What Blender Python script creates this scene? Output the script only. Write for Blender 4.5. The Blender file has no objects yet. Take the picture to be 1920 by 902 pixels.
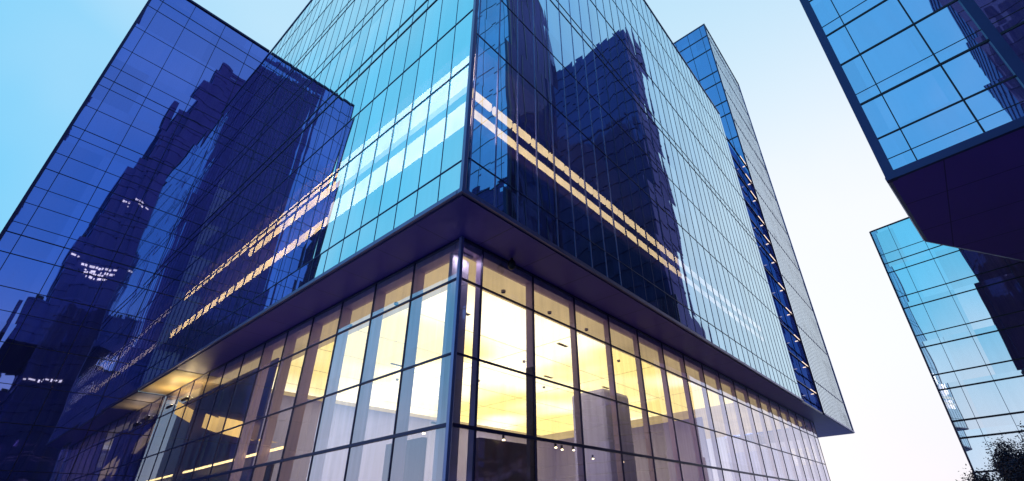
import bpy, bmesh, math, random
from mathutils import Vector, Matrix
random.seed(7)
SC = bpy.context.scene
COL = SC.collection
rad = math.radians

# ------------------------------------------------------------------ camera
cam_d = bpy.data.cameras.new("camera")
cam = bpy.data.objects.new("camera", cam_d)
COL.objects.link(cam)
cam_d.sensor_width = 36.0
cam_d.lens = 883.41 / 1920 * 36.0
cam_d.shift_x = (960 - 1024.195) / 1920
cam_d.shift_y = (496.273 - 451) / 1920
cam_d.clip_end = 6000
r = Vector((0.6347597, -0.7721490, -0.0294283))
u = Vector((-0.3592922, -0.3286518, 0.8734398))
f = Vector((0.6840974, 0.5438510, 0.4860420))
m = Matrix(((r.x, u.x, -f.x), (r.y, u.y, -f.y), (r.z, u.z, -f.z))).to_4x4()
m.translation = Vector((-7.71, -9.43, 1.60))
cam.matrix_world = m
SC.camera = cam

# ------------------------------------------------------------------ exposure and render set-up
SC.view_settings.view_transform = 'Standard'
SC.view_settings.look = 'None'
SC.view_settings.exposure = 0.10
SC.view_settings.gamma = 1.0
SC.render.engine = 'CYCLES'
SC.cycles.max_bounces = 12
SC.cycles.glossy_bounces = 6
SC.cycles.diffuse_bounces = 3
SC.cycles.transmission_bounces = 4
SC.cycles.transparent_max_bounces = 12
SC.cycles.caustics_reflective = False
SC.cycles.caustics_refractive = False
SC.cycles.sample_clamp_indirect = 6
SC.cycles.use_denoising = True

# ------------------------------------------------------------------ node helper
class NB:
    def __init__(s, nt): s.nt = nt
    def n(s, t, **kw):
        nd = s.nt.nodes.new(t)
        for k, v in kw.items(): setattr(nd, k, v)
        return nd
    def link(s, a, b): s.nt.links.new(a, b)
    def put(s, sock, v):
        if isinstance(v, bpy.types.NodeSocket): s.nt.links.new(v, sock)
        elif v is not None: sock.default_value = v
    def math(s, op, a, b=None, c=None, clamp=False):
        nd = s.n('ShaderNodeMath', operation=op, use_clamp=clamp)
        for i, v in enumerate((a, b, c)):
            if v is not None: s.put(nd.inputs[i], v)
        return nd.outputs[0]
    def vmath(s, op, a, b=None, scale=None):
        nd = s.n('ShaderNodeVectorMath', operation=op)
        s.put(nd.inputs[0], a)
        if b is not None: s.put(nd.inputs[1], b)
        if scale is not None: s.put(nd.inputs['Scale'], scale)
        return nd.outputs['Value'] if op in ('DOT_PRODUCT', 'LENGTH') else nd.outputs['Vector']
    def sstep(s, v, a, b, lo=0.0, hi=1.0):
        nd = s.n('ShaderNodeMapRange', interpolation_type='SMOOTHSTEP')
        s.put(nd.inputs['Value'], v)
        for k, x in (('From Min', a), ('From Max', b), ('To Min', lo), ('To Max', hi)): nd.inputs[k].default_value = x
        return nd.outputs[0]
    def mix(s, fac, a, b, mode='MIX'):
        nd = s.n('ShaderNodeMix', data_type='RGBA', blend_type=mode)
        s.put(nd.inputs[0], fac); s.put(nd.inputs[6], a); s.put(nd.inputs[7], b)
        return nd.outputs[2]
def rgba(c): return (c[0], c[1], c[2], 1.0)

# ------------------------------------------------------------------ world: dusk sky
SUN_AZ, SUN_EL = 68.0, 10.0          # azimuth measured from +Y towards +X
def dirv(az, el):
    a, e = rad(az), rad(el)
    return Vector((math.sin(a) * math.cos(e), math.cos(a) * math.cos(e), math.sin(e)))
W = bpy.data.worlds.new("World"); SC.world = W; W.use_nodes = True
W.node_tree.nodes.clear()
b = NB(W.node_tree)
tc = b.n('ShaderNodeTexCoord')
d = b.vmath('NORMALIZE', tc.outputs['Generated'])
sep = b.n('ShaderNodeSeparateXYZ'); b.link(d, sep.inputs[0])
sky = b.n('ShaderNodeTexSky', sky_type='NISHITA')
sky.sun_disc = False; sky.sun_elevation = rad(SUN_EL); sky.sun_rotation = rad(SUN_AZ)
nish = b.vmath('SCALE', sky.outputs[0], scale=0.10)
azure = (0.10, 0.34, 0.84, 1); cyan = (0.125, 0.58, 0.92, 1); pale = (0.90, 0.925, 0.975, 1)
nw = b.vmath('DOT_PRODUCT', d, tuple(dirv(-25, 30)))
base = b.mix(b.sstep(nw, -0.25, 0.75), azure, cyan)
gp = b.vmath('DOT_PRODUCT', d, tuple(dirv(74, 18)))
pw = b.sstep(gp, 0.12, 1.0)
lobe = b.vmath('DOT_PRODUCT', d, tuple(dirv(22, 60)))
pw = b.math('MAXIMUM', pw, b.sstep(lobe, 0.86, 1.0, 0.0, 0.75))
south = b.sstep(sep.outputs['Y'], -0.62, -0.08)
south = b.math('ADD', b.math('MULTIPLY', south, 0.85), 0.15)
pw = b.math('MULTIPLY', pw, south)
low = b.sstep(sep.outputs['Z'], 0.0, 0.42, 0.55, 0.0)
pw = b.math('MAXIMUM', pw, low)
vn = b.n('ShaderNodeTexNoise'); vn.inputs['Scale'].default_value = 2.2; vn.inputs['Detail'].default_value = 3
b.link(d, vn.inputs['Vector'])
veil = b.sstep(vn.outputs[0], 0.42, 0.75, 0.0, 0.17)
pw = b.math('ADD', pw, veil, clamp=True)
pale2 = b.mix(b.sstep(sep.outputs['Z'], 0.45, 0.88), pale, (0.56, 0.79, 0.93, 1))
grad = b.mix(pw, base, pale2)
lav = b.sstep(sep.outputs['Z'], 0.0, 0.30, 0.55, 0.0)
grad = b.mix(lav, grad, (0.80, 0.75, 0.88, 1))
full = b.vmath('ADD', b.vmath('SCALE', grad, scale=9.7), b.vmath('SCALE', nish, scale=0.5))
bg = b.n('ShaderNodeBackground'); b.link(full, bg.inputs['Color']); bg.inputs['Strength'].default_value = 0.10
wo = b.n('ShaderNodeOutputWorld'); b.link(bg.outputs[0], wo.inputs[0])

# ------------------------------------------------------------------ sun (veiled, low, behind the building)
sd = bpy.data.lights.new("sun", 'SUN'); so = bpy.data.objects.new("sun", sd); COL.objects.link(so)
sd.energy = 0.6; sd.angle = rad(12); sd.color = (1.0, 0.93, 0.88)
so.rotation_euler = (-dirv(SUN_AZ, SUN_EL)).to_track_quat('-Z', 'Y').to_euler()

# ================================================================== materials
def new_mat(name):
    mt = bpy.data.materials.new(name); mt.use_nodes = True; mt.node_tree.nodes.clear()
    return mt, NB(mt.node_tree)

def panel_coords(b):
    g = b.n('ShaderNodeNewGeometry')
    N = g.outputs['True Normal']; P = g.outputs['Position']
    T = b.vmath('NORMALIZE', b.vmath('CROSS_PRODUCT', (0, 0, 1), N))
    uu = b.vmath('DOT_PRODUCT', P, T)
    sp = b.n('ShaderNodeSeparateXYZ'); b.link(P, sp.inputs[0])
    return N, P, T, uu, sp.outputs['Z']

def glass(name, tint, rmin=0.5, power=3.0, under='body', body=(0.02, 0.02, 0.08), trans=(0.4, 0.45, 0.6),
          pw=1.2, ph=4.0, tilt=0.006, warp=0.006, pillow=0.01, wscale=0.35, stretch=0.35, wh=0.35, dust_haze=0.035, rough=0.015, u0=0.0, z0=0.0):
    mt, b = new_mat(name)
    N, P, T, uu, zz = panel_coords(b)
    cu = b.math('DIVIDE', b.math('SUBTRACT', uu, u0), pw); cz = b.math('DIVIDE', b.math('SUBTRACT', zz, z0), ph)
    fu = b.math('FLOOR', cu); fz = b.math('FLOOR', cz)
    cell = b.n('ShaderNodeCombineXYZ'); b.link(fu, cell.inputs[0]); b.link(fz, cell.inputs[1])
    wn = b.n('ShaderNodeTexWhiteNoise', noise_dimensions='3D'); b.link(cell.outputs[0], wn.inputs['Vector'])
    sc = b.n('ShaderNodeSeparateColor'); b.link(wn.outputs['Color'], sc.inputs[0])
    wv = b.n('ShaderNodeCombineXYZ'); b.link(uu, wv.inputs[0]); b.put(wv.inputs[1], b.math('MULTIPLY', zz, stretch))
    b.put(wv.inputs[2], b.math('MULTIPLY', b.math('ADD', fu, b.math('MULTIPLY', fz, 7.0)), 0.35))
    no = b.n('ShaderNodeTexNoise'); no.inputs['Scale'].default_value = wscale; no.inputs['Detail'].default_value = 1.5
    b.link(wv.outputs[0], no.inputs['Vector'])
    sn = b.n('ShaderNodeSeparateColor'); b.link(no.outputs['Color'], sn.inputs[0])
    def term(r_out, n_out, fr):
        a = b.math('MULTIPLY', b.math('SUBTRACT', r_out, 0.5), tilt * 2)
        c = b.math('MULTIPLY', b.math('SUBTRACT', n_out, 0.5), warp * 4)
        e = b.math('MULTIPLY', b.math('SUBTRACT', fr, 0.5), pillow * 2)
        return b.math('ADD', b.math('ADD', a, c), e)
    tu = term(sc.outputs[0], sn.outputs[0], b.math('FRACT', cu))
    tz = term(sc.outputs[1], sn.outputs[1], b.math('FRACT', cz))
    nv = b.vmath('ADD', N, b.vmath('SCALE', T, scale=tu))
    nz = b.n('ShaderNodeCombineXYZ'); b.link(tz, nz.inputs[2])
    nv = b.vmath('NORMALIZE', b.vmath('ADD', nv, nz.outputs[0]))
    gl = b.n('ShaderNodeBsdfGlossy'); gl.inputs['Roughness'].default_value = rough
    v = b.math('ADD', 0.93, b.math('MULTIPLY', sc.outputs[2], 0.14))
    tn = b.vmath('SCALE', tuple(tint), scale=v)
    # at grazing angles the coating loses its colour, as real coated glass does
    lw = b.n('ShaderNodeLayerWeight'); lw.inputs['Blend'].default_value = 0.5
    gz = b.math('POWER', lw.outputs['Facing'], power)
    b.link(b.mix(b.math('MULTIPLY', gz, wh), tn, (1, 1, 1, 1)), gl.inputs['Color'])
    b.link(nv, gl.inputs['Normal'])
    fac = b.math('ADD', rmin, b.math('MULTIPLY', gz, 1.0 - rmin), clamp=True)
    if under == 'body':
        un = b.n('ShaderNodeBsdfDiffuse')
        b.link(b.mix(b.math('MULTIPLY', sc.outputs[1], 0.5), rgba(body), rgba([x * 1.8 for x in body])), un.inputs['Color'])
    else:
        un = b.n('ShaderNodeBsdfTransparent'); un.inputs['Color'].default_value = rgba(trans)
    mx = b.n('ShaderNodeMixShader'); b.link(fac, mx.inputs[0]); b.link(un.outputs[0], mx.inputs[1]); b.link(gl.outputs[0], mx.inputs[2])
    # streaked dust film, also putting milky haze and lifted shadows into the glass
    sv = b.n('ShaderNodeCombineXYZ'); b.put(sv.inputs[0], b.math('MULTIPLY', uu, 3.0)); b.put(sv.inputs[1], b.math('MULTIPLY', zz, 0.25)); b.link(fu, sv.inputs[2])
    sn2 = b.n('ShaderNodeTexNoise'); sn2.inputs['Scale'].default_value = 1.0; sn2.inputs['Detail'].default_value = 4
    b.link(sv.outputs[0], sn2.inputs['Vector'])
    dd = b.n('ShaderNodeBsdfDiffuse'); dd.inputs['Color'].default_value = (0.50, 0.48, 0.62, 1)
    m2 = b.n('ShaderNodeMixShader'); b.put(m2.inputs[0], b.sstep(sn2.outputs[0], 0.3, 0.75, dust_haze * 0.4, dust_haze * 1.6))
    b.link(mx.outputs[0], m2.inputs[1]); b.link(dd.outputs[0], m2.inputs[2])
    out = b.n('ShaderNodeOutputMaterial'); b.link(m2.outputs[0], out.inputs[0])
    return mt

def paint(name, col, rough=0.5, metal=0.0, var=0.15, scale=1.5, spec=0.5, panel=None, bump=0.0):
    mt, b = new_mat(name)
    p = b.n('ShaderNodeBsdfPrincipled')
    g = b.n('ShaderNodeNewGeometry')
    no = b.n('ShaderNodeTexNoise'); no.inputs['Scale'].default_value = scale; no.inputs['Detail'].default_value = 5
    b.link(g.outputs['Position'], no.inputs['Vector'])
    k = b.math('ADD', 1.0 - var, b.math('MULTIPLY', no.outputs[0], var * 2))
    c = b.vmath('SCALE', tuple(col), scale=k)
    if panel:      # dark joints between cladding sheets lying in the XY plane
        sx = b.n('ShaderNodeSeparateXYZ'); b.link(g.outputs['Position'], sx.inputs[0])
        jx = b.math('LESS_THAN', b.math('FRACT', b.math('DIVIDE', sx.outputs[0], panel)), 0.016)
        jy = b.math('LESS_THAN', b.math('FRACT', b.math('DIVIDE', sx.outputs[1], panel)), 0.012)
        j = b.math('MAXIMUM', jx, jy)
        c = b.mix(j, c, rgba([x * 0.35 for x in col]))
    b.link(c, p.inputs['Base Color'])
    b.put(p.inputs['Roughness'], b.math('ADD', rough - 0.06, b.math('MULTIPLY', no.outputs[0], 0.12)))
    p.inputs['Metallic'].default_value = metal; p.inputs['Specular IOR Level'].default_value = spec
    if bump:
        bp = b.n('ShaderNodeBump'); bp.inputs['Strength'].default_value = bump; bp.inputs['Distance'].default_value = 0.02
        b.link(no.outputs[0], bp.inputs['Height']); b.link(bp.outputs[0], p.inputs['Normal'])
    out = b.n('ShaderNodeOutputMaterial'); b.link(p.outputs[0], out.inputs[0])
    return mt

def lamp_mat(name, col, strength, var=0.0, scale=1.0):
    mt, b = new_mat(name)
    e = b.n('ShaderNodeEmission'); e.inputs['Color'].default_value = rgba(col)
    if var:
        g = b.n('ShaderNodeNewGeometry')
        no = b.n('ShaderNodeTexNoise'); no.inputs['Scale'].default_value = scale; no.inputs['Detail'].default_value = 2
        b.link(g.outputs['Position'], no.inputs['Vector'])
        b.put(e.inputs['Strength'], b.math('MULTIPLY', b.math('ADD', 1 - var, b.math('MULTIPLY', no.outputs[0], 2 * var)), strength))
    else: e.inputs['Strength'].default_value = strength
    out = b.n('ShaderNodeOutputMaterial'); b.link(e.outputs[0], out.inputs[0])
    return mt

M = {}
M['glass_w'] = glass('main_glass_west', (0.92, 1.0, 1.0), rmin=0.88, power=2.2, under='t', trans=(0.55, 0.62, 0.75), pw=1.24, ph=4.1,
                     tilt=0.004, warp=0.004, pillow=0.006, wscale=0.5)
M['glass_s'] = glass('main_glass_south', (0.60, 0.89, 1.0), rmin=0.64, power=2.2, under='t', trans=(0.55, 0.55, 0.72), pw=1.18, ph=4.1,
                     tilt=0.005, warp=0.008, pillow=0.005, wscale=0.5, wh=0.5)
M['glass_end'] = glass('end_wing_glass', (0.60, 0.84, 1.0), rmin=0.85, power=2.0, wh=0.8, body=(0.02, 0.04, 0.16), pw=0.8, ph=3.2,
                       tilt=0.010, warp=0.010, pillow=0.02, wscale=0.6)
M['glass_endside'] = glass('end_wing_side_glass', (0.42, 0.54, 0.95), rmin=0.60, power=6.0, body=(0.04, 0.055, 0.24), pw=2.2, ph=3.2)
M['glass_left'] = glass('left_building_glass', (0.30, 0.34, 0.70), rmin=0.80, power=4.0, body=(0.012, 0.012, 0.10), pw=2.6, ph=4.6,
                        tilt=0.004, warp=0.006, pillow=0.006, wscale=0.5, u0=0.3)
M['glass_right'] = glass('right_building_glass', (0.62, 0.66, 0.93), rmin=0.85, power=3.0, body=(0.015, 0.015, 0.10), pw=2.1, ph=2.3,
                         tilt=0.004, warp=0.024, pillow=0.012, wscale=0.22)
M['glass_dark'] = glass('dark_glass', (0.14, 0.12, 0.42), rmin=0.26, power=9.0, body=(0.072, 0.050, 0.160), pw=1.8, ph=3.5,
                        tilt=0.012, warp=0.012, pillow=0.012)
M['glass_slot'] = glass('recess_glass', (0.30, 0.42, 0.85), rmin=0.30, power=6.0, body=(0.035, 0.045, 0.20), pw=2.0, ph=3.2)
M['glass_navy'] = glass('navy_glass', (0.14, 0.16, 0.42), rmin=0.26, power=9.0, body=(0.020, 0.026, 0.115), pw=1.8, ph=3.5, tilt=0.012, warp=0.012, pillow=0.012)
M['glass_far'] = glass('far_building_glass', (0.92, 0.97, 1.0), rmin=0.88, power=3.0, body=(0.03, 0.05, 0.2), pw=1.95, ph=3.45,
                       tilt=0.02, warp=0.014, pillow=0.006, wscale=0.3)
M['glass_pod'] = glass('lobby_glass', (0.84, 0.84, 1.0), rmin=0.32, power=2.4, under='t', trans=(0.86, 0.84, 0.90), pw=2.8, ph=2.4,
                       tilt=0.004, warp=0.004, pillow=0.004, wscale=0.4, dust_haze=0.11)
M['frame'] = paint('navy_frame', (0.030, 0.022, 0.10), 0.4, 0.3)
M['frame_pale'] = paint('pale_blue_frame', (0.28, 0.28, 0.55), 0.35, 0.5)
M['frame_blue'] = paint('blue_frame', (0.03, 0.035, 0.16), 0.4, 0.4)
M['frame_black'] = paint('black_frame', (0.012, 0.006, 0.035), 0.5, 0.1)
M['soffit'] = paint('soffit_panels', (0.105, 0.058, 0.40), 0.42, 0.0, var=0.08, spec=0.35, panel=2.4)
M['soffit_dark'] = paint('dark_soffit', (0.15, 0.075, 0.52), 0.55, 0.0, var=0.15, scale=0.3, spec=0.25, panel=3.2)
M['trim'] = paint('soffit_edge_trim', (0.20, 0.17, 0.34), 0.35, 0.6)
M['fin'] = paint('lavender_fin', (0.68, 0.52, 0.76), 0.4, 0.0, var=0.06)
M['core'] = paint('dark_interior', (0.05, 0.03, 0.15), 0.7, var=0.4, scale=0.6)
M['slab'] = paint('floor_slab', (0.05, 0.04, 0.11), 0.7)
M['wall_in'] = paint('lobby_wall', (0.44, 0.44, 0.90), 0.6, var=0.08, scale=0.5)
M['floor_in'] = paint('lobby_floor', (0.30, 0.27, 0.33), 0.3, var=0.1)
M['col_in'] = paint('pale_lavender_column', (0.80, 0.72, 0.86), 0.5, var=0.05)
M['brass'] = paint('cream_soffit_panel', (0.50, 0.38, 0.20), 0.45, var=0.2, scale=.8)  # gold lamplight put into the colour; the soffit itself is purple
M['ceil_in'] = paint('bulkhead', (0.62, 0.55, 0.46), 0.7, var=0.08)
M['brown'] = paint('dark_brown_cladding', (0.045, 0.018, 0.030), 0.45, var=0.4, scale=2.5)
M['joint'] = paint('ceiling_joint', (0.8, 0.7, 0.45), 0.6)
M['conc'] = paint('concrete', (0.22, 0.2, 0.27), 0.8, var=0.2)
M['roof'] = paint('roof_felt', (0.06, 0.06, 0.1), 0.9)
M['ground'] = paint('ground_paving', (0.30, 0.28, 0.36), 0.8, var=0.2, scale=0.4)
M['asphalt'] = paint('asphalt', (0.05, 0.05, 0.055), 0.85, var=0.25, scale=3)
M['fins_end'] = paint('pale_metal_fin', (0.62, 0.66, 0.78), 0.35, 0.3, var=0.1)
M['black'] = paint('black_plastic', (0.012, 0.01, 0.02), 0.4)
M['bark'] = paint('bark', (0.05, 0.03, 0.03), 0.9, bump=0.5, scale=12)
M['L_strip'] = lamp_mat('strip_light', (1.0, 0.74, 0.30), 5.0, var=0.25, scale=2.5)
M['L_stripw'] = lamp_mat('wide_strip_light', (1.0, 0.78, 0.58), 12.5, var=0.45, scale=0.7)
M['L_stripd'] = lamp_mat('dim_strip_light', (1.0, 0.82, 0.60), 2.6, var=0.8, scale=0.9)
M['L_gold'] = lamp_mat('golden_strip_light', (1.0, 0.60, 0.22), 26.0, var=0.7, scale=0.8)
M['L_diff'] = lamp_mat('strip_diffuser', (1.0, 0.80, 0.66), 5.5, var=0.6, scale=0.9)
M['L_ceil'] = lamp_mat('luminous_ceiling', (1.0, 0.90, 0.56), 2.3, var=0.3, scale=0.16)
mt, b = new_mat('luminous_ceiling_panels')
g_ = b.n('ShaderNodeNewGeometry'); no = b.n('ShaderNodeTexNoise'); no.inputs['Scale'].default_value = 0.11; no.inputs['Detail'].default_value = 1.5
b.link(g_.outputs['Position'], no.inputs['Vector'])
e = b.n('ShaderNodeEmission'); k_ = b.sstep(no.outputs[0], 0.36, 0.58)
b.link(b.mix(k_, (1.0, 0.90, 0.56, 1), (1.0, 0.78, 0.25, 1)), e.inputs['Color']); b.put(e.inputs['Strength'], b.math('SUBTRACT', 3.5, b.math('MULTIPLY', k_, 0.8)))
b.link(e.outputs[0], b.n('ShaderNodeOutputMaterial').inputs[0]); M['L_ceil'] = mt
M['L_dim'] = lamp_mat('dim_backlit_ceiling', (1.0, 0.74, 0.34), 1.05, var=0.35, scale=0.35)  # emission stands in for light falling on the bulkhead
M['L_small'] = lamp_mat('small_lamp', (1.0, 0.82, 0.45), 9.0)
M['L_slot'] = lamp_mat('balcony_light', (1.0, 0.78, 0.62), 1.5, var=0.3, scale=3)
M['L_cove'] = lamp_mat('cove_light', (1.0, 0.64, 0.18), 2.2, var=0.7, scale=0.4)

# ================================================================== mesh helpers
class MB:
    def __init__(s): s.v = []; s.f = []
    def box(s, x0, y0, z0, x1, y1, z1):
        if x1 < x0: x0, x1 = x1, x0
        if y1 < y0: y0, y1 = y1, y0
        if z1 < z0: z0, z1 = z1, z0
        n = len(s.v)
        s.v += [(x0, y0, z0), (x1, y0, z0), (x1, y1, z0), (x0, y1, z0), (x0, y0, z1), (x1, y0, z1), (x1, y1, z1), (x0, y1, z1)]
        s.f += [tuple(n + i for i in q) for q in ((0, 3, 2, 1), (4, 5, 6, 7), (0, 1, 5, 4), (1, 2, 6, 5), (2, 3, 7, 6), (3, 0, 4, 7))]
        return s
    def face(s, *pts):
        n = len(s.v); s.v += [tuple(p) for p in pts]; s.f.append(tuple(range(n, n + len(pts)))); return s
    def prism(s, poly, z0, z1, caps=True):     # poly counter-clockwise seen from above
        n = len(s.v); k = len(poly)
        s.v += [(x, y, z0) for x, y in poly] + [(x, y, z1) for x, y in poly]
        for i in range(k): j = (i + 1) % k; s.f.append((n + i, n + j, n + k + j, n + k + i))
        if caps: s.f.append(tuple(n + i for i in reversed(range(k)))); s.f.append(tuple(n + k + i for i in range(k)))
        return s
    def tube(s, p0, p1, r0, r1=None, seg=10):
        r1 = r0 if r1 is None else r1
        p0, p1 = Vector(p0), Vector(p1); a = (p1 - p0).normalized(); q = a.to_track_quat('Z', 'Y'); n = len(s.v)
        for p, r_ in ((p0, r0), (p1, r1)):
            for i in range(seg):
                t = 2 * math.pi * i / seg; s.v.append(tuple(p + q @ Vector((math.cos(t) * r_, math.sin(t) * r_, 0))))
        for i in range(seg): j = (i + 1) % seg; s.f.append((n + i, n + j, n + seg + j, n + seg + i))
        s.f.append(tuple(n + i for i in reversed(range(seg)))); s.f.append(tuple(n + seg + i for i in range(seg)))
        return s
    def build(s, name, mat, parent=None, smooth=False, bevel=0.0):
        me = bpy.data.meshes.new(name); me.from_pydata(s.v, [], s.f); me.update()
        me.materials.append(mat)
        if smooth:
            for p in me.polygons: p.use_smooth = True
        o = bpy.data.objects.new(name, me); COL.objects.link(o); o.parent = parent
        if bevel:
            md = o.modifiers.new('bevel', 'BEVEL'); md.width = bevel; md.segments = 2
        return o
def box(name, mat, parent, *a, **k): return MB().box(*a).build(name, mat, parent, **k)
def thing(name, label, cat, group=None, kind=None, loc=(0, 0, 0)):
    o = bpy.data.objects.new(name, None); COL.objects.link(o); o.location = loc
    o['label'] = label; o['category'] = cat
    if group: o['group'] = group
    if kind: o['kind'] = kind
    return o
def tag(o, label, cat, group=None):
    o['label'] = label; o['category'] = cat
    if group: o['group'] = group
    return o

# ================================================================== ground
g = MB().face((-3000, -3000, 0), (3000, -3000, 0), (3000, 3000, 0), (-3000, 3000, 0)).build('ground', M['ground']); g['kind'] = 'structure'
rd = MB().face((-70, -7.5, 0.004), (90, -7.5, 0.004), (90, -2.0, 0.004), (-70, -2.0, 0.004)).build('road', M['asphalt']); rd['kind'] = 'structure'
kb = MB().box(-70, -2.0, 0, 90, -1.8, 0.13).box(-70, -7.7, 0, 90, -7.5, 0.13).build('kerb', M['conc']); kb['kind'] = 'structure'

# ================================================================== MAIN BUILDING
H, ROOF, YL, XR = 11.0, 47.5, 34.0, 41.0
XE0, XE1, ZE = 49.5, 66.0, 75.5
px, py = 1.65, 1.86
main = thing('corner_office_building', 'large blue glass block overhanging a lit glass lobby, its sharp corner towards the viewer', 'building')

# --- west facade of the upper block (plane x = 0, facing -X)
cw = MB().face((0, 0.03, H), (0, YL, H), (0, YL, ROOF), (0, 0.03, ROOF))
cw.f = [tuple(reversed(x)) for x in cw.f]
west = cw.build('curtain_wall', M['glass_w'], main)
y = 1.24
while y < YL - 0.2:
    box('mullion', M['frame_blue'], west, -0.012, y - 0.014, H + 0.02, 0.05, y + 0.014, ROOF - 0.05); y += 1.24
for z, t in ((12.35, .03), (17.2, .03), (20.6, .035), (24.25, .06), (25.15, .06), (29.9, .035), (31.0, .025), (35.6, .04), (36.4, .025), (40.7, .03), (44.6, .03)):
    box('transom', M['frame_blue'] if t < .05 else M['frame'], west, -0.015 - t * .3, 0.05, z - t * .6, 0.045, YL - 0.01, z + t * .6)
# --- south facade (plane y = 0, facing -Y)
cw = MB().face((0.03, 0, H), (XR, 0, H), (XR, 0, ROOF), (0.03, 0, ROOF))
southf = cw.build('curtain_wall', M['glass_s'], main)
x = 0.25; k = 0
while x < XR - 0.2:
    mw_ = .022 if k < 9 else .014
    box('mullion', M['frame_pale'] if k < 9 else M['frame_blue'], southf, x - mw_, -0.02, H + 0.02, x + mw_, 0.05, ROOF - 0.05); x += 1.176; k += 1
for z, t in ((12.5, .03), (19.05, .03), (22.9, .025), (27.7, .045), (28.45, .03), (33.6, .045), (38.2, .03), (42.9, .03)):
    box('transom', M['frame_blue'], southf, 0.05, -0.015 - t * .3, z - t * .6, XR - 0.01, 0.045, z + t * .6)
# corner post, edges
MB().box(-0.05, -0.05, H - 0.02, 0.11, 0.11, ROOF + 0.1).build('corner_post', M['trim'], main, bevel=0.02)
MB().box(-0.11, 0.15, H - 0.10, 0.12, YL - .01, H + 0.06).box(-0.11, -0.11, H - 0.11, XR, 0.12, H + 0.06).build('soffit_edge_trim', M['trim'], main)
MB().box(-0.07, 0.15, ROOF - 0.06, 0.5, YL, ROOF + 0.12).box(0.15, -0.07, ROOF - 0.06, XR + 0.1, 0.5, ROOF + 0.11).build('parapet', M['trim'], main)
box('roof', M['roof'], main, 0.5, 0.5, ROOF - 0.25, XR, YL, ROOF - 0.05)
# interior of the upper block: dark core with floor slabs that reach the glass
cm = MB().box(1.6, 1.6, H + 0.3, XR - 0.05, YL - 0.05, ROOF - 0.3)
cm.build('interior_core', M['core'], main)
sm = MB()
z = H + 0.18
for z in (11.2, 14.05, 18.85, 22.2, 25.4, 29.2, 33.0, 36.8, 40.6, 44.4):
    sm.box(0.14, 0.14, z - 0.12, 1.6, YL - 0.06, z + 0.12).box(1.6, 0.14, z - 0.12, XR - 0.06, 1.6, z + 0.12)
sm.build('floor_slab', M['slab'], main)
box('end_wall', M['glass_slot'], main, XR, 0.0, H, XR + 0.12, 30, ROOF)
# --- light strips of the lit storey, behind the glass
for z0, z1, mt, dep in ((17.05, 18.65, 'L_stripw', .45), (14.55, 15.95, 'L_stripw', .45)):
    MB().box(dep, 0.5, z0, dep + 0.12, 10.6, z1).build('light_strip', M[mt], west)
for z0, z1, ye in ((17.05, 17.45, 21.0), (17.95, 18.35, 33.5), (14.65, 15.25, 33.5)):
    MB().box(.45, 10.75, z0, .57, ye, z1).build('light_strip', M['L_gold'], west)
MB().box(0.66, 0.9, 14.25, 0.70, 10.6, 16.2).box(0.66, 0.9, 16.9, 0.70, 10.6, 18.75).build('light_diffuser', M['L_diff'], west)  # soft glow around the strips, put in as dimmer emissive bands
x = 0.40; k = 0
while x < 34:
    sl = 0.0
    lm_ = M['L_strip'] if x < 17 else M['L_stripd']
    MB().box(x - .02, 0.30, 15.95, x + 1.02, 0.42, 16.30).build('light_strip', lm_, southf)
    MB().box(x - .1, 0.30, 15.02, x + 1.08, 0.42, 15.30).build('light_strip', lm_, southf)
    x += 1.176; k += 1
# --- soffit under the overhang
so_ = MB().box(0.02, 0.02, H - 0.16, px + 0.4, YL, H - 0.004).box(px + 0.4, 0.02, H - 0.161, XE1 - 0.02, py + 0.4, H - 0.004)
so_.box(52.9, py + 0.4, H - 0.16, XE1 - 0.02, 12.0, H - 0.004)
so_.build('soffit', M['soffit'], main)
# --- end wing: taller block at the far end, its vertical fins running past the roof
ew = MB().face((XE0, 0, H), (XE1, 0, H), (XE1, 0, ZE), (XE0, 0, ZE)).face((XE1, 0, H), (XE1, 12, H), (XE1, 12, ZE), (XE1, 0, ZE))
end = ew.build('end_wing', M['glass_end'], main)
x = XE0 + 0.35
while x < XE1 - 0.1:
    box('mullion', M['frame_blue'], end, x - 0.03, -0.022, H + .05, x + 0.03, 0.02, ZE - .1); x += 0.8
for z in (14.5, 21, 27.5, 34, 40.5, 47, 53.5, 60, 66.5, 72.5):
    box('transom', M['frame_blue'], end, XE0 + .1, -0.03, z - .05, XE1 - .05, 0.03, z + .05)
MB().box(XE0 - .05, -0.08, ZE - 0.1, XE1 + .05, 12.05, ZE + 0.15).build('wing_parapet', M['frame'], end)
MB().box(XE0 - .06, -0.06, H - .1, XE0 + .16, 0.12, ZE - .1).build('wing_corner_post', M['frame'], end)
MB().box(XE1 - .10, -0.08, H - .1, XE1 + .06, 0.06, ZE - .1).build('wing_corner_post', M['frame_pale'], end)
MB().box(XE0 - .02, -0.12, H - .11, XE1 + .05, 0.10, H + .05).box(XR, .03, H - .10, XE0 - .03, 0.2, H + .05).box(XE1 - .1, .11, H - .11, XE1 + .05, 12.0, H + .05).build('wing_edge_trim', M['trim'], end)
sw = MB().face((XE0, 12, H), (XE0, 0.0, H), (XE0, 0.0, ZE), (XE0, 12, ZE))
side = sw.build('wing_side_wall', M['glass_endside'], main)
for z in (49.9, 54.6, 57.2, 61.4, 63.9, 69.2, 72.6):
    box('transom', M['frame_black'], side, XE0 - 0.05, 0.02, z - 0.09, XE0 + .01, 12, z + 0.09)
for y in (0.9, 3.1, 5.3, 7.5): box('mullion', M['frame_black'], side, XE0 - 0.04, y - .03, H, XE0 + .01, y + .03, ZE - .1)
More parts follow.
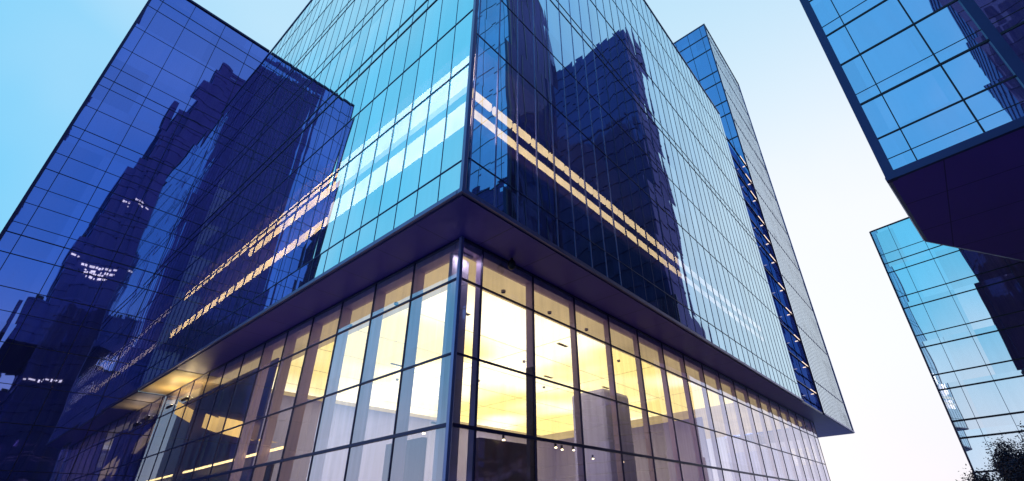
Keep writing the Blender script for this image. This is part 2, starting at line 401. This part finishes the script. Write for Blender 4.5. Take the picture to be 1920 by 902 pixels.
# recess between the two blocks: dark back wall and lit balcony edges
box('recess_wall', M['glass_slot'], main, XR + .12, 8.0, H, XE0, 8.2, ROOF)
rb_ = MB().box(XR + .14, 0.9, H + .2, XE0 - .03, 1.0, ROOF - 1.0)
rb_.build('recess_glazing', M['glass_slot'], main)
for z in (13.1, 16.0, 19.0, 22.2, 25.3, 29.1, 31.8, 34.6, 38.5, 41.3, 44.4):
    bl = box('balcony_edge', M['frame_blue'], main, XR + .3, 0.12, z - .05, XE0 - .04, 0.30, z + .03)
    box('light_strip', M['L_slot'], bl, XE0 - .10, 0.10, z - .03, XE0 - .05, 0.62, z + .03)
    box('light_strip', M['L_slot'], bl, XE0 - 2.6, 0.05, z - .03, XE0 - .4, 0.11, z + .0)

# ================================================================== LIT GROUND LEVEL (podium)
PX1, ZT = 53.0, H - 0.165
rows = [0.0, 2.13, 4.32, 6.51, 9.19, ZT]
PW = MB().box(px - .05, py + .1, 0, px + .07, YL, .12).box(px - .05, py + .1, ZT - .07, px + .07, YL, ZT).build('storefront', M['frame'], main)
PS = MB().box(px + .12, py - .05, 0, PX1, py + .07, .12).box(px + .12, py - .05, ZT - .07, PX1, py + .07, ZT).build('storefront', M['frame'], main)
MB().box(px - .07, py - .07, 0, px + .07, py + .07, ZT).build('corner_post', M['frame_pale'], main, bevel=0.02)
ys = [py + .1] + [py + 2.72 + 2.62 * i for i in range(12)]; ys = [v for v in ys if v < YL - .5] + [YL - .02]
xs = [px + .1, px + 1.05] + [px + 1.05 + 2.87 * (i + 1) for i in range(17)]; xs = [v for v in xs if v < PX1 - .3] + [PX1]
for i in range(1, len(ys) - 1): box('mullion', M['frame'], PW, px - .03, ys[i] - .024, .1, px + .03, ys[i] + .024, ZT)
for i in range(1, len(xs)): box('mullion', M['frame'], PS, xs[i] - .024, py - .03, .1, xs[i] + .024, py + .03, ZT)
for zz in rows[1:-1]:
    t = .03 if zz != 4.32 else .055
    box('transom', M['frame'], PW, px - .045, py + .1, zz - t, px + .028, YL - .02, zz + t)
    box('transom', M['frame'], PS, px + .1, py - .045, zz - t, PX1, py + .028, zz + t)
def quad_pane(parent, a, c, z0, z1, west_side):
    m_ = MB()
    if west_side: m_.face((px, c, z0), (px, a, z0), (px, a, z1), (px, c, z1))
    else: m_.face((a, py, z0), (c, py, z0), (c, py, z1), (a, py, z1))
    m_.build('glass_pane', M['glass_pod'], parent)
for i in range(len(ys) - 1):
    for j in range(len(rows) - 1):
        if j < 1: continue
        quad_pane(PW, ys[i], ys[i + 1], rows[j], rows[j + 1], True)
quad_pane(PW, ys[0], ys[-1], 0.1, rows[1], True)
for i in range(len(xs) - 1):
    for j in range(1, len(rows) - 1):
        quad_pane(PS, xs[i], xs[i + 1], rows[j], rows[j + 1], False)
quad_pane(PS, xs[0], xs[-1], 0.1, rows[1], False)
MB().face((PX1, py, 0), (PX1, 12, 0), (PX1, 12, ZT), (PX1, py, ZT)).build('end_glazing', M['glass_pod'], main)
# glass fins standing behind each mullion
for i in range(1, len(ys) - 2):
    if ys[i] > 18: break
    box('glass_fin', M['fin'], PW, px + .05, ys[i] - .02, .1, px + .50, ys[i] + .02, ZT - .01)
for i in range(1, len(xs) - 1):
    if i == 2: continue
    box('glass_fin', M['fin'], PS, xs[i] - .02, py + .05, .1, xs[i] + .02, py + .30, ZT - .01)
MB().box(xs[2] - .06, py + .05, .1, xs[2] + .06, py + .38, 6.9).build('service_post', M['brown'], main)
MB().box(xs[2] - .03, py + .05, 6.9, xs[2] + .03, py + .38, ZT - .01).build('glass_fin', M['fin'], PS)
# interior
ZC = 10.45
box('lobby_floor', M['floor_in'], main, px + .1, py + .1, 0.004, PX1 - .1, 30, .02)
lm = MB().box(3.6, 3.9, ZC, 34.5, 25.6, ZC + .05)
lc = lm.build('luminous_ceiling', M['L_ceil'], main)
jm = MB()
for i in range(1, 6): jm.box(3.6, 3.9 + i * 3.9, ZC - .02, 34.5, 3.92 + i * 3.9, ZC - .002)
for i in range(1, 4): jm.box(3.6 + i * 8.1, 3.9, ZC - .02, 3.62 + i * 8.1, 25.6, ZC - .003)
jm.build('ceiling_joint', M['joint'], lc)
MB().box(px + .6, py + .6, ZC - .02, 3.6, 33, ZC + .10).box(3.6, py + .6, ZC - .021, PX1 - 1, 3.9, ZC + .10).box(34.5, 3.9, ZC - .02, PX1 - 1, 25.6, ZC + .1).box(3.6, 25.6, ZC - .02, PX1 - 1, 33, ZC + .1).build('ceiling_bulkhead', M['L_dim'], main)
MB().box(px + .45, py + .45, ZC + .12, px + .6, YL - .1, ZT - .01).box(px + .6, py + .45, ZC + .12, PX1 - .5, py + .6, ZT - .01).box(px + .09, py + .47, ZT - .32, px + .44, YL - .1, ZT - .01).box(px + .12, py + .09, ZT - .321, PX1 - .2, py + .44, ZT - .01).build('edge_beam', M['fin'], main)
MB().box(px + .1, 26.5, 0, 5.6, 26.7, ZC - .05).box(5.5, 22.5, 0, 5.6, 26.5, 5.5).build('dark_partition', M['brown'], main)  # added dark walls, darkening the lobby glass where it should mirror dark glass
MB().box(5.65, 26.5, 0, 52, 26.7, ZC - .05).box(38.0, 8.5, 0, 38.2, 26.5, ZC - .05).build('lobby_wall', M['wall_in'], main)
MB().box(17.0, 6.0, 0, 20.0, 8.6, 9.0).build('lobby_core', M['wall_in'], main, bevel=0.25)
MB().box(px + .16, py + .62, .02, px + .95, py + .80, ZT - .33).build('corner_column', M['col_in'], main)
MB().box(5.1, 4.2, .02, 8.1, 4.4, 4.6).build('entrance_cabinet', M['brown'], main)
MB().box(3.1, 5.0, .02, 3.3, 7.2, 4.5).build('entrance_cabinet', M['brown'], main)
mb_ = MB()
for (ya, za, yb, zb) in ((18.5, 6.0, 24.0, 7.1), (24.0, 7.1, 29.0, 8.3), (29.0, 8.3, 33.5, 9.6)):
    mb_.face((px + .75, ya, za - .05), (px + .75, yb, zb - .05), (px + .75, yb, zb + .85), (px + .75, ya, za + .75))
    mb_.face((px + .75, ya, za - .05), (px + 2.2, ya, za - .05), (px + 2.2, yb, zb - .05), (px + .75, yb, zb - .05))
mb_.build('lit_stair_soffit', M['L_cove'], main)  # added sloped emissive band standing in for the golden glow; no stair here
MB().box(px + 1.0, 18.2, 0, px + 1.1, YL - .3, 10.3).build('dark_partition', M['brown'], main)
MB().box(px + .5, 13.0, 5.0, px + .56, YL - .4, 5.10).build('light_strip', M['L_strip'], main)

def soffit_lamp(y):
    t = thing('wall_light', 'warm uplight under the soffit, ' + ('tight against the left building' if y > 30 else 'the one farther from the left building'), 'lamp', 'uplights under the soffit', loc=(px - .06, y, 9.6))
    MB().box(-.12, -.5, -.08, .0, .5, .06).build('housing', M['black'], t)
    MB().box(-.10, -.46, .06, -.02, .46, .075).build('lens', M['L_small'], t)
    ld = bpy.data.lights.new('uplight', 'AREA'); ld.shape = 'RECTANGLE'; ld.size = 1.2; ld.size_y = .3; ld.energy = 35; ld.color = (1.0, .74, .34)
    lo = bpy.data.objects.new('uplight', ld); COL.objects.link(lo); lo.parent = t; lo.location = (-.25, 0, .12)
    lo.rotation_euler = (rad(180), 0, rad(90))
MB().box(.05, 26.5, H - .19, px - .02, YL - .15, H - .162).build('lit_soffit_panel', M['brass'], main)  # added panel, its gold colour standing in for lamplight on the soffit
soffit_lamp(31.5)
soffit_lamp(28.5)
# small things inside the lobby
def camera_dome():
    t = thing('dome_camera', 'small black dome camera hanging at the top of the first wide lobby pane', 'camera')
    MB().tube((3.96, py - .30, ZT - .02), (3.96, py - .30, ZT - .16), .05).build('bracket', M['black'], t)
    bm = bmesh.new(); bmesh.ops.create_uvsphere(bm, u_segments=16, v_segments=10, radius=.16)
    for v in bm.verts: v.co.z *= 1.35
    me = bpy.data.meshes.new('dome'); bm.to_mesh(me); bm.free(); me.materials.append(M['black'])
    o = bpy.data.objects.new('dome', me); COL.objects.link(o); o.parent = t; o.location = (3.96, py - .30, ZT - .30)
    for p in me.polygons: p.use_smooth = True
camera_dome()
def downlight(x, y, first=[None]):
    if first[0] is None:
        t = thing('ceiling_spotlight', 'small round recessed spotlight in the lobby ceiling', 'spotlight', 'recessed spotlights in the lobby ceiling')
        MB().tube((0, 0, -.10), (0, 0, 0), .09, .10, 16).build('housing', M['conc'], t)
        MB().tube((0, 0, -.12), (0, 0, -.101), .055, .055, 12).build('lens', M['black'], t)
        first[0] = t; o = t
    else:
        s0 = first[0]; o = s0.copy(); COL.objects.link(o)
        for ch in s0.children:
            c = ch.copy(); COL.objects.link(c); c.parent = o
    o.location = (x, y, ZC - .04)
for x, y in ((5.2, 3.2), (8.3, 3.2), (11.3, 3.2), (2.9, 7.5), (2.9, 11.2), (6.8, 7.6), (9.2, 11.5), (13.0, 9.0), (14.0, 14.0), (18.5, 12.0), (10, 17.5), (17.0, 4.8), (22.5, 6.5)): downlight(x, y)

t = thing('wall_washer', 'slim ceiling lamp washing the narrow pale column at the lobby corner', 'lamp', loc=(px + .55, py + .36, ZT - .40))
MB().box(-.3, -.05, 0, .3, .05, .08).build('housing', M['conc'], t)  # added lamp, only there to brighten the corner column
ld = bpy.data.lights.new('washer', 'AREA'); ld.shape = 'RECTANGLE'; ld.size = .5; ld.size_y = .06; ld.energy = 12; ld.color = (.92, .86, 1.0)
lo = bpy.data.objects.new('washer', ld); COL.objects.link(lo); lo.parent = t; lo.location = (0, 0, -.01); lo.rotation_euler = (rad(8), 0, 0)

first_v = None
for (x, y) in ((5.6, 6.2), (12.4, 5.6), (8.2, 15.0), (16.8, 10.2), (22.0, 9.0)):
    if first_v is None:
        v_ = thing('ceiling_vent', 'small dark slotted air vent set in the glowing lobby ceiling', 'vent', 'air vents in the lobby ceiling', loc=(x, y, ZC - .05))
        MB().box(-.42, -.10, 0, .42, .10, .03).build('frame', M['joint'], v_)
        sl_ = MB()
        for i in range(6): sl_.box(-.38 + i * .135, -.08, -.02, -.31 + i * .135, .08, -.001)
        sl_.build('slat', M['brown'], v_); first_v = v_
    else:
        v_ = first_v.copy(); COL.objects.link(v_); v_.location = (x, y, ZC - .05)
        for ch in first_v.children: c = ch.copy(); COL.objects.link(c); c.parent = v_
first_l = None
for i, (x, y) in enumerate(((6.2, 4.05), (9.4, 4.0), (10.1, 4.2), (10.7, 4.0), (14.0, 5.2), (3.0, 4.85), (2.9, 9.0), (16.6, 5.0))):
    if first_l is None:
        v_ = thing('spot_lamp', 'small glowing lamp low inside the lobby just above the entrance glass', 'lamp', 'small lamps above the entrance glass', loc=(x, y, 4.62))
        MB().tube((0, 0, 0), (0, 0, .16), .05, .05, 10).build('housing', M['black'], v_)
        MB().tube((0, -.02, -.05), (0, -.02, 0), .06, .045, 10).build('bulb', M['L_small'], v_); first_l = v_
    else:
        v_ = first_l.copy(); COL.objects.link(v_); v_.location = (x, y, 4.62)
        for ch in first_l.children: c = ch.copy(); COL.objects.link(c); c.parent = v_
box('lighting_rail', M['black'], main, 2.7, 4.02, 4.78, 17, 4.08, 4.84)

# ================================================================== LEFT BUILDING
XL0, YB = -9.9, YL
left = thing('dark_blue_office_building', 'tall dark blue mirror glass building at the left, dark reflections stepping across it', 'building')
fw = MB().face((XL0, YB, 0), (px, YB, 0), (px, YB, H - .17), (0, YB, H - .17), (0, YB, ROOF), (XL0, YB, ROOF))
lf = fw.build('curtain_wall', M['glass_left'], left)
for x in (-9.15, -7.0, -4.35, -1.75): box('mullion', M['frame_black'], lf, x - .02, YB - .03, 0, x + .02, YB + .02, ROOF - .05)
for z, t in ((45.4, .06), (44.0, .05), (41.0, .03), (38.2, .03), (35.9, .03), (34.5, .05), (33.6, .03), (31.25, .03), (29.1, .045), (28.2, .03), (26.4, .03), (24.9, .045), (23.3, .03),
             (21.95, .03), (20.4, .03), (19.6, .06), (18.2, .05), (16.0, .04), (14.5, .03), (12.6, .04), (10.2, .03), (8.0, .04), (5.4, .03), (3.0, .04)):
    box('transom', M['frame_black'], lf, XL0, YB - .02, z - t * .6, (0 if z > H else px) - .06, YB + .02, z + t * .6)
MB().box(XL0 - .12, YB - .12, 0, XL0 + .06, YB + .2, ROOF + .1).build('corner_post', M['frame'], left)
MB().box(XL0 - .12, YB - .13, ROOF - .1, -0.12, YB + .3, ROOF + .12).build('parapet', M['frame'], left)
MB().face((XL0, YB + 26, 0), (XL0, YB, 0), (XL0, YB, ROOF), (XL0, YB + 26, ROOF)).build('side_wall', M['glass_left'], left)
box('roof', M['roof'], left, XL0, YB + .31, ROOF - .3, 30, YB + 26, ROOF - .02)

# ================================================================== RIGHT BUILDING (overhanging)
RZ, RT = 14.0, 57.0
R_ANG = -5.0
def unrot(p, o, ang):
    c, s_ = math.cos(rad(-ang)), math.sin(rad(-ang)); x, y = p[0] - o[0], p[1] - o[1]
    return (o[0] + c * x - s_ * y, o[1] + s_ * x + c * y)
def rebase(t, o, ang):
    T = Matrix.Translation((-o[0], -o[1], 0))
    def go(ob):
        for ch in ob.children:
            if ch.type == 'MESH': ch.data.transform(T)
            go(ch)
    bpy.context.view_layer.update(); go(t)
    t.location = (o[0], o[1], 0); t.rotation_euler = (0, 0, rad(ang))
A = (13.5, -11.0)
C1, C2, C3, C4 = [unrot(q, A, R_ANG) for q in ((20.7, -11.8), (27.2, -15.9), (38.0, -24.0), (38.0, -46.0))]
B0 = (13.5, -46.0)
right = thing('overhanging_office_building', 'blue glass building with a dark purple underside jutting in overhead from the upper right', 'building')
rw = MB().face((13.5, -11.0, RZ), (13.5, -46, RZ), (13.5, -46, RT), (13.5, -11.0, RT))
rw.f = [tuple(reversed(q)) for q in rw.f]
rwo = rw.build('curtain_wall', M['glass_right'], right)
# normals: west wall must face -X
rn = MB()
pts = [C4, C3, C2, C1, A]
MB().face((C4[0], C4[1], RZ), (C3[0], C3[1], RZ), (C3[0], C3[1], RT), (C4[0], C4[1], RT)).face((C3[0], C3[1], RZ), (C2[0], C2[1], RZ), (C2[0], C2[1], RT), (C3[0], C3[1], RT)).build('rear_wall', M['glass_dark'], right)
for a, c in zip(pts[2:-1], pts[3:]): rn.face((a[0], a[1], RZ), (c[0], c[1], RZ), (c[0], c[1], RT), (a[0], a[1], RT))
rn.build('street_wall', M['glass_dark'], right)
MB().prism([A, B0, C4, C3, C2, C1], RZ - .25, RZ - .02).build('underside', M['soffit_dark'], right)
MB().prism([A, B0, C4, C3, C2, C1], RT - .02, RT + .5).build('roof', M['roof'], right)
ed = MB()
ed.box(13.40, -46, RZ - .27, 13.56, -10.9, RZ + .10)
for a, c in zip(pts[:-1], pts[1:]):
    ed.tube((a[0], a[1], RZ - .08), (c[0], c[1], RZ - .08), .17, seg=8)
ed.build('underside_edge', M['frame_blue'], right)
MB().box(13.36, -11.22, RZ - .28, 13.62, -10.86, RT).build('corner_post', M['frame_blue'], right)
ax = MB().box(19.0, -19.0, RZ - .30, 19.7, -18.7, RZ - .26).build('vent', M['black'], right)
for z, t in ((14.75, .045), (15.9, .11), (18.0, .15), (18.65, .04), (20.7, .14), (22.9, .14), (23.6, .05), (25.8, .12), (28.4, .1), (31.2, .1), (34, .1), (37.0, .1), (40, .1), (43.5, .1), (47, .1), (50.5, .1), (54, .1)):
    box('transom', M['frame_black'], rwo, 13.49 - t * .15, -46, z - t * .33, 13.52, -11.2, z + t * .33)
for y, t in ((-12.05, .022), (-14.2, .03), (-15.95, .17), (-18.2, .03), (-20.4, .03), (-22.6, .03), (-24.8, .17), (-27, .03), (-29.2, .03), (-31.4, .03)):
    box('mullion', M['frame_blue'] if t > .1 else M['frame_black'], rwo, 13.38 if t > .1 else 13.48, y - t, RZ + .1, 13.53, y + t, RT)
for i in range(4):
    q = i / 4 + .12
    x, yy = A[0] + (C1[0] - A[0]) * q, A[1] + (C1[1] - A[1]) * q
    MB().box(x - .05, yy - .1, RZ, x + .05, yy + .05, RT).build('pier', M['frame_blue'], right)
MB().box(20, -42, 0, 34, -20, RZ - .26).build('base', M['glass_dark'], right)
rebase(right, A, R_ANG)

# ================================================================== LOWER RIGHT BUILDING
far = thing('banded_office_building', 'light blue glass building crossed by dark double bands, behind the tree at the lower right', 'building')
fx, fy0, fz = 40.0, -9.85, 24.5
ff = MB().face((fx, fy0, 0), (fx, -60, 0), (fx, -60, fz), (fx, fy0, fz)); ff.f = [tuple(reversed(q)) for q in ff.f]
ffo = ff.build('curtain_wall', M['glass_far'], far)
MB().face((fx + 14, fy0, 0), (fx, fy0, 0), (fx, fy0, fz), (fx + 14, fy0, fz)).build('side_wall', M['glass_dark'], far)
box('roof', M['roof'], far, fx + .05, -60, fz - .3, fx + 14, fy0 - .05, fz - .02)
for z, t in ((22.0, .03), (21.1, .05), (20.2, .05), (17.85, .05), (16.8, .06), (14.36, .05), (13.35, .07), (11.1, .07), (9.94, .08), (7.6, .09), (6.4, .09), (4.1, .09), (2.9, .09)):
    box('band', M['frame_black'], ffo, fx - .02 - t * .3, -60, z - t * .7, fx + .01, fy0 - .02, z + t * .7)
for i in range(20):
    y = -11.25 - 1.95 * i
    box('mullion', M['frame_blue'], ffo, fx - .03, y - .014, .1, fx + .01, y + .014, fz - .04)
MB().box(fx - .07, fy0 - .05, 0, fx + .05, fy0 + .07, fz + .04).box(fx - .07, -60, fz - .04, fx + .2, fy0 - .05, fz + .06).build('edge_trim', M['frame'], far)

rebase(far, (fx, fy0), -8.0)
rebase(left, (XL0, YB), 0)

# ================================================================== buildings behind the viewer, seen as reflections
def tower(name, label, blocks, rows_=3.6, lit=(), gm='glass_dark'):
    t = thing(name, label, 'building')
    for (x0, y0, z0, x1, y1, z1) in blocks:
        w = box('block', M[gm], t, x0, y0, z0, x1, y1, z1)
        mb_ = MB(); z = z0 + 2.0
        while z < z1:
            mb_.box(x0 - .12, y0 - .12, z, x1 + .12, y1 + .12, z + .35); z += rows_
        mb_.build('floor_band', M[gm], w)
        MB().box(x0 + 1, y0 + 1, z1, x1 - 1, y1 - 1, z1 + 1.0).build('roof_parapet', M['frame_black'], w)
    for (x0, y0, z0, x1, y1, z1) in lit: box('lit_window', M['L_stripd'], t, x0, y0, z0, x1, y1, z1)
    return t
LIT = []
rl = random.Random(4)
for (xa, xb, z) in ((-1.9, .9, 44.3), (-1.2, 1.4, 43.4), (-4.0, -2.9, 45.6), (-.9, 1.1, 59.5), (0.2, 2.0, 58.6), (-2.4, .8, 24.2)):
    x = xa; yf = {True: -31.55}.get(False, None)
    while x < xb:
        w = rl.uniform(.25, .75)
        yy = -31.98 if x > 3.6 else -31.58 if x > 1.2 else -32.18 if x > -1 else -32.58 if x > -2.7 else -32.98 if x > -4.2 else -32.48
        LIT.append((x, yy, z + rl.uniform(-.15, .15), x + w, yy + .1, z + rl.uniform(.18, .42))); x += w + rl.uniform(.1, .35)
tower('stepped_tower', 'dark stepped tower mirrored in the left building glass, stepping down leftwards',
      [(3.6, -58, 0, 24, -32, 104), (1.2, -57, 0, 3.6, -31.6, 95.5), (-1.0, -60, 0, 1.2, -32.2, 87), (-2.7, -62, 0, -1.0, -32.6, 70), (-4.2, -62, 31, -2.7, -33.0, 50.5), (-7.2, -60, 31, -4.2, -32.5, 37)],
      lit=LIT)
tower('blocky_dark_tower', 'dark blocky tower mirrored at the inner edge of the upper right building',
      [(-64, -60, 0, -42, -23.0, 80)], gm='glass_navy')
tower('slim_dark_tower', 'slim tall dark tower mirrored in the middle of the right-hand glass face',
      [(54.2, -75, 0, 60.0, -16, 95.5), (60.0, -70, 0, 62.5, -16.6, 72)])
tower('broad_dark_tower', 'very tall broad dark tower mirrored beside the stepped one in the left glass',
      [(-48, -125, 0, -19.8, -100, 185), (-95, -124, 0, -48, -101, 70), (-19.6, -112, 0, -4, -97, 42), (-4, -112, 0, 9, -98, 34)])  # added out of view to block the sky in the left glass reflections
random.seed(3)
spots = [(-150, 60, 30, 14), (-170, 20, 26, 10), (-140, 110, 34, 12), (-200, -30, 40, 16), (60, -220, 30, 15), (110, -200, 40, 20), (160, -170, 26, 13), (-120, 160, 30, 9)]
LB = ['widest low block', 'lowest flat block', 'northern grey block', 'long western block', 'southern stepped block', 'tallest southern block', 'eastern small block', 'smallest outlying block']
for (x, y, w, h), lb in zip(spots, LB):
    t = thing('distant_building', lb + ' of the distant skyline mirrored low in the lobby glass', 'building', 'distant buildings of the mirrored skyline')
    w1 = box('wall', M['conc'], t, x - w / 2, y - w / 3, 0, x + w / 2, y + w / 3, h)
    box('roof_room', M['conc'], w1, x - w / 5, y - w / 6, h, x + w / 8, y + w / 6, h + 3)
    mb_ = MB(); z = 1.5
    while z < h - 1.5:
        mb_.box(x - w / 2 - .05, y - w / 3 - .05, z, x + w / 2 + .05, y + w / 3 + .05, z + 1.4); z += 3.2
    mb_.build('window_band', M['glass_dark'], w1)

# ================================================================== tree
mtl, b = new_mat('leaf')
p = b.n('ShaderNodeBsdfPrincipled'); oi = b.n('ShaderNodeNewGeometry')
no = b.n('ShaderNodeTexNoise'); no.inputs['Scale'].default_value = 2.0; b.link(oi.outputs['Position'], no.inputs['Vector'])
b.link(b.mix(no.outputs[0], (0.010, 0.010, 0.035, 1), (0.032, 0.03, 0.075, 1)), p.inputs['Base Color']); p.inputs['Roughness'].default_value = 0.7
b.link(p.outputs[0], b.n('ShaderNodeOutputMaterial').inputs[0])
def make_tree(label, base, h, blobs, nleaf, seed):
    rnd = random.Random(seed)
    t = thing('tree', label, 'tree', loc=base)
    top = Vector((0, 0, h))
    tm = MB().tube((0, 0, 0), (0.05, 0.03, h * .5), .13, .09)
    for (c, rr) in blobs:
        c = Vector(c); tm.tube((0.05, 0.03, h * .45), tuple(c * .8 + Vector((0, 0, h * .1))), .06, .02, 6)
        for q in range(4):
            e = c + Vector((rnd.uniform(-1, 1), rnd.uniform(-1, 1), rnd.uniform(-.3, 1))).normalized() * rr * .95
            tm.tube(tuple(c * .8 + Vector((0, 0, h * .1))), tuple(e), .02, .006, 5)
    tm.build('trunk', M['bark'], t)
    v = []; fc = []
    for (c, rr) in blobs:
        c = Vector(c)
        k = int(nleaf * rr ** 2 / sum(x[1] ** 2 for x in blobs))
        clumps = [c + Vector((rnd.gauss(0, 1), rnd.gauss(0, 1), rnd.gauss(0, .8))).normalized() * rr * rnd.uniform(.35, 1.0) for _ in range(34)]
        for _ in range(k):
            q = rnd.choice(clumps); pnt = q + Vector((rnd.gauss(0, 1), rnd.gauss(0, 1), rnd.gauss(0, 1))) * rr * .17
            a = Vector((rnd.gauss(0, 1), rnd.gauss(0, 1), rnd.gauss(0, .7))).normalized(); bb = a.orthogonal().normalized()
            s_ = rnd.uniform(.028, .06)
            n = len(v); v += [tuple(pnt - a * s_), tuple(pnt + bb * s_ * .55), tuple(pnt + a * s_), tuple(pnt - bb * s_ * .55)]
            fc.append((n, n + 1, n + 2, n + 3))
    me = bpy.data.meshes.new('crown'); me.from_pydata(v, [], fc); me.update(); me.materials.append(mtl)
    o = bpy.data.objects.new('crown', me); COL.objects.link(o); o.parent = t
make_tree('dark leafy tree at the bottom right corner in front of the light blue banded building', (20.2, -12.0, 0), 2.6,
          [((0, 0, 2.7), 1.5), ((-.2, 1.7, 1.9), 1.15), ((.3, -1.0, 3.4), 1.5), ((.2, .7, 3.1), 1.0)], 95000, 5)
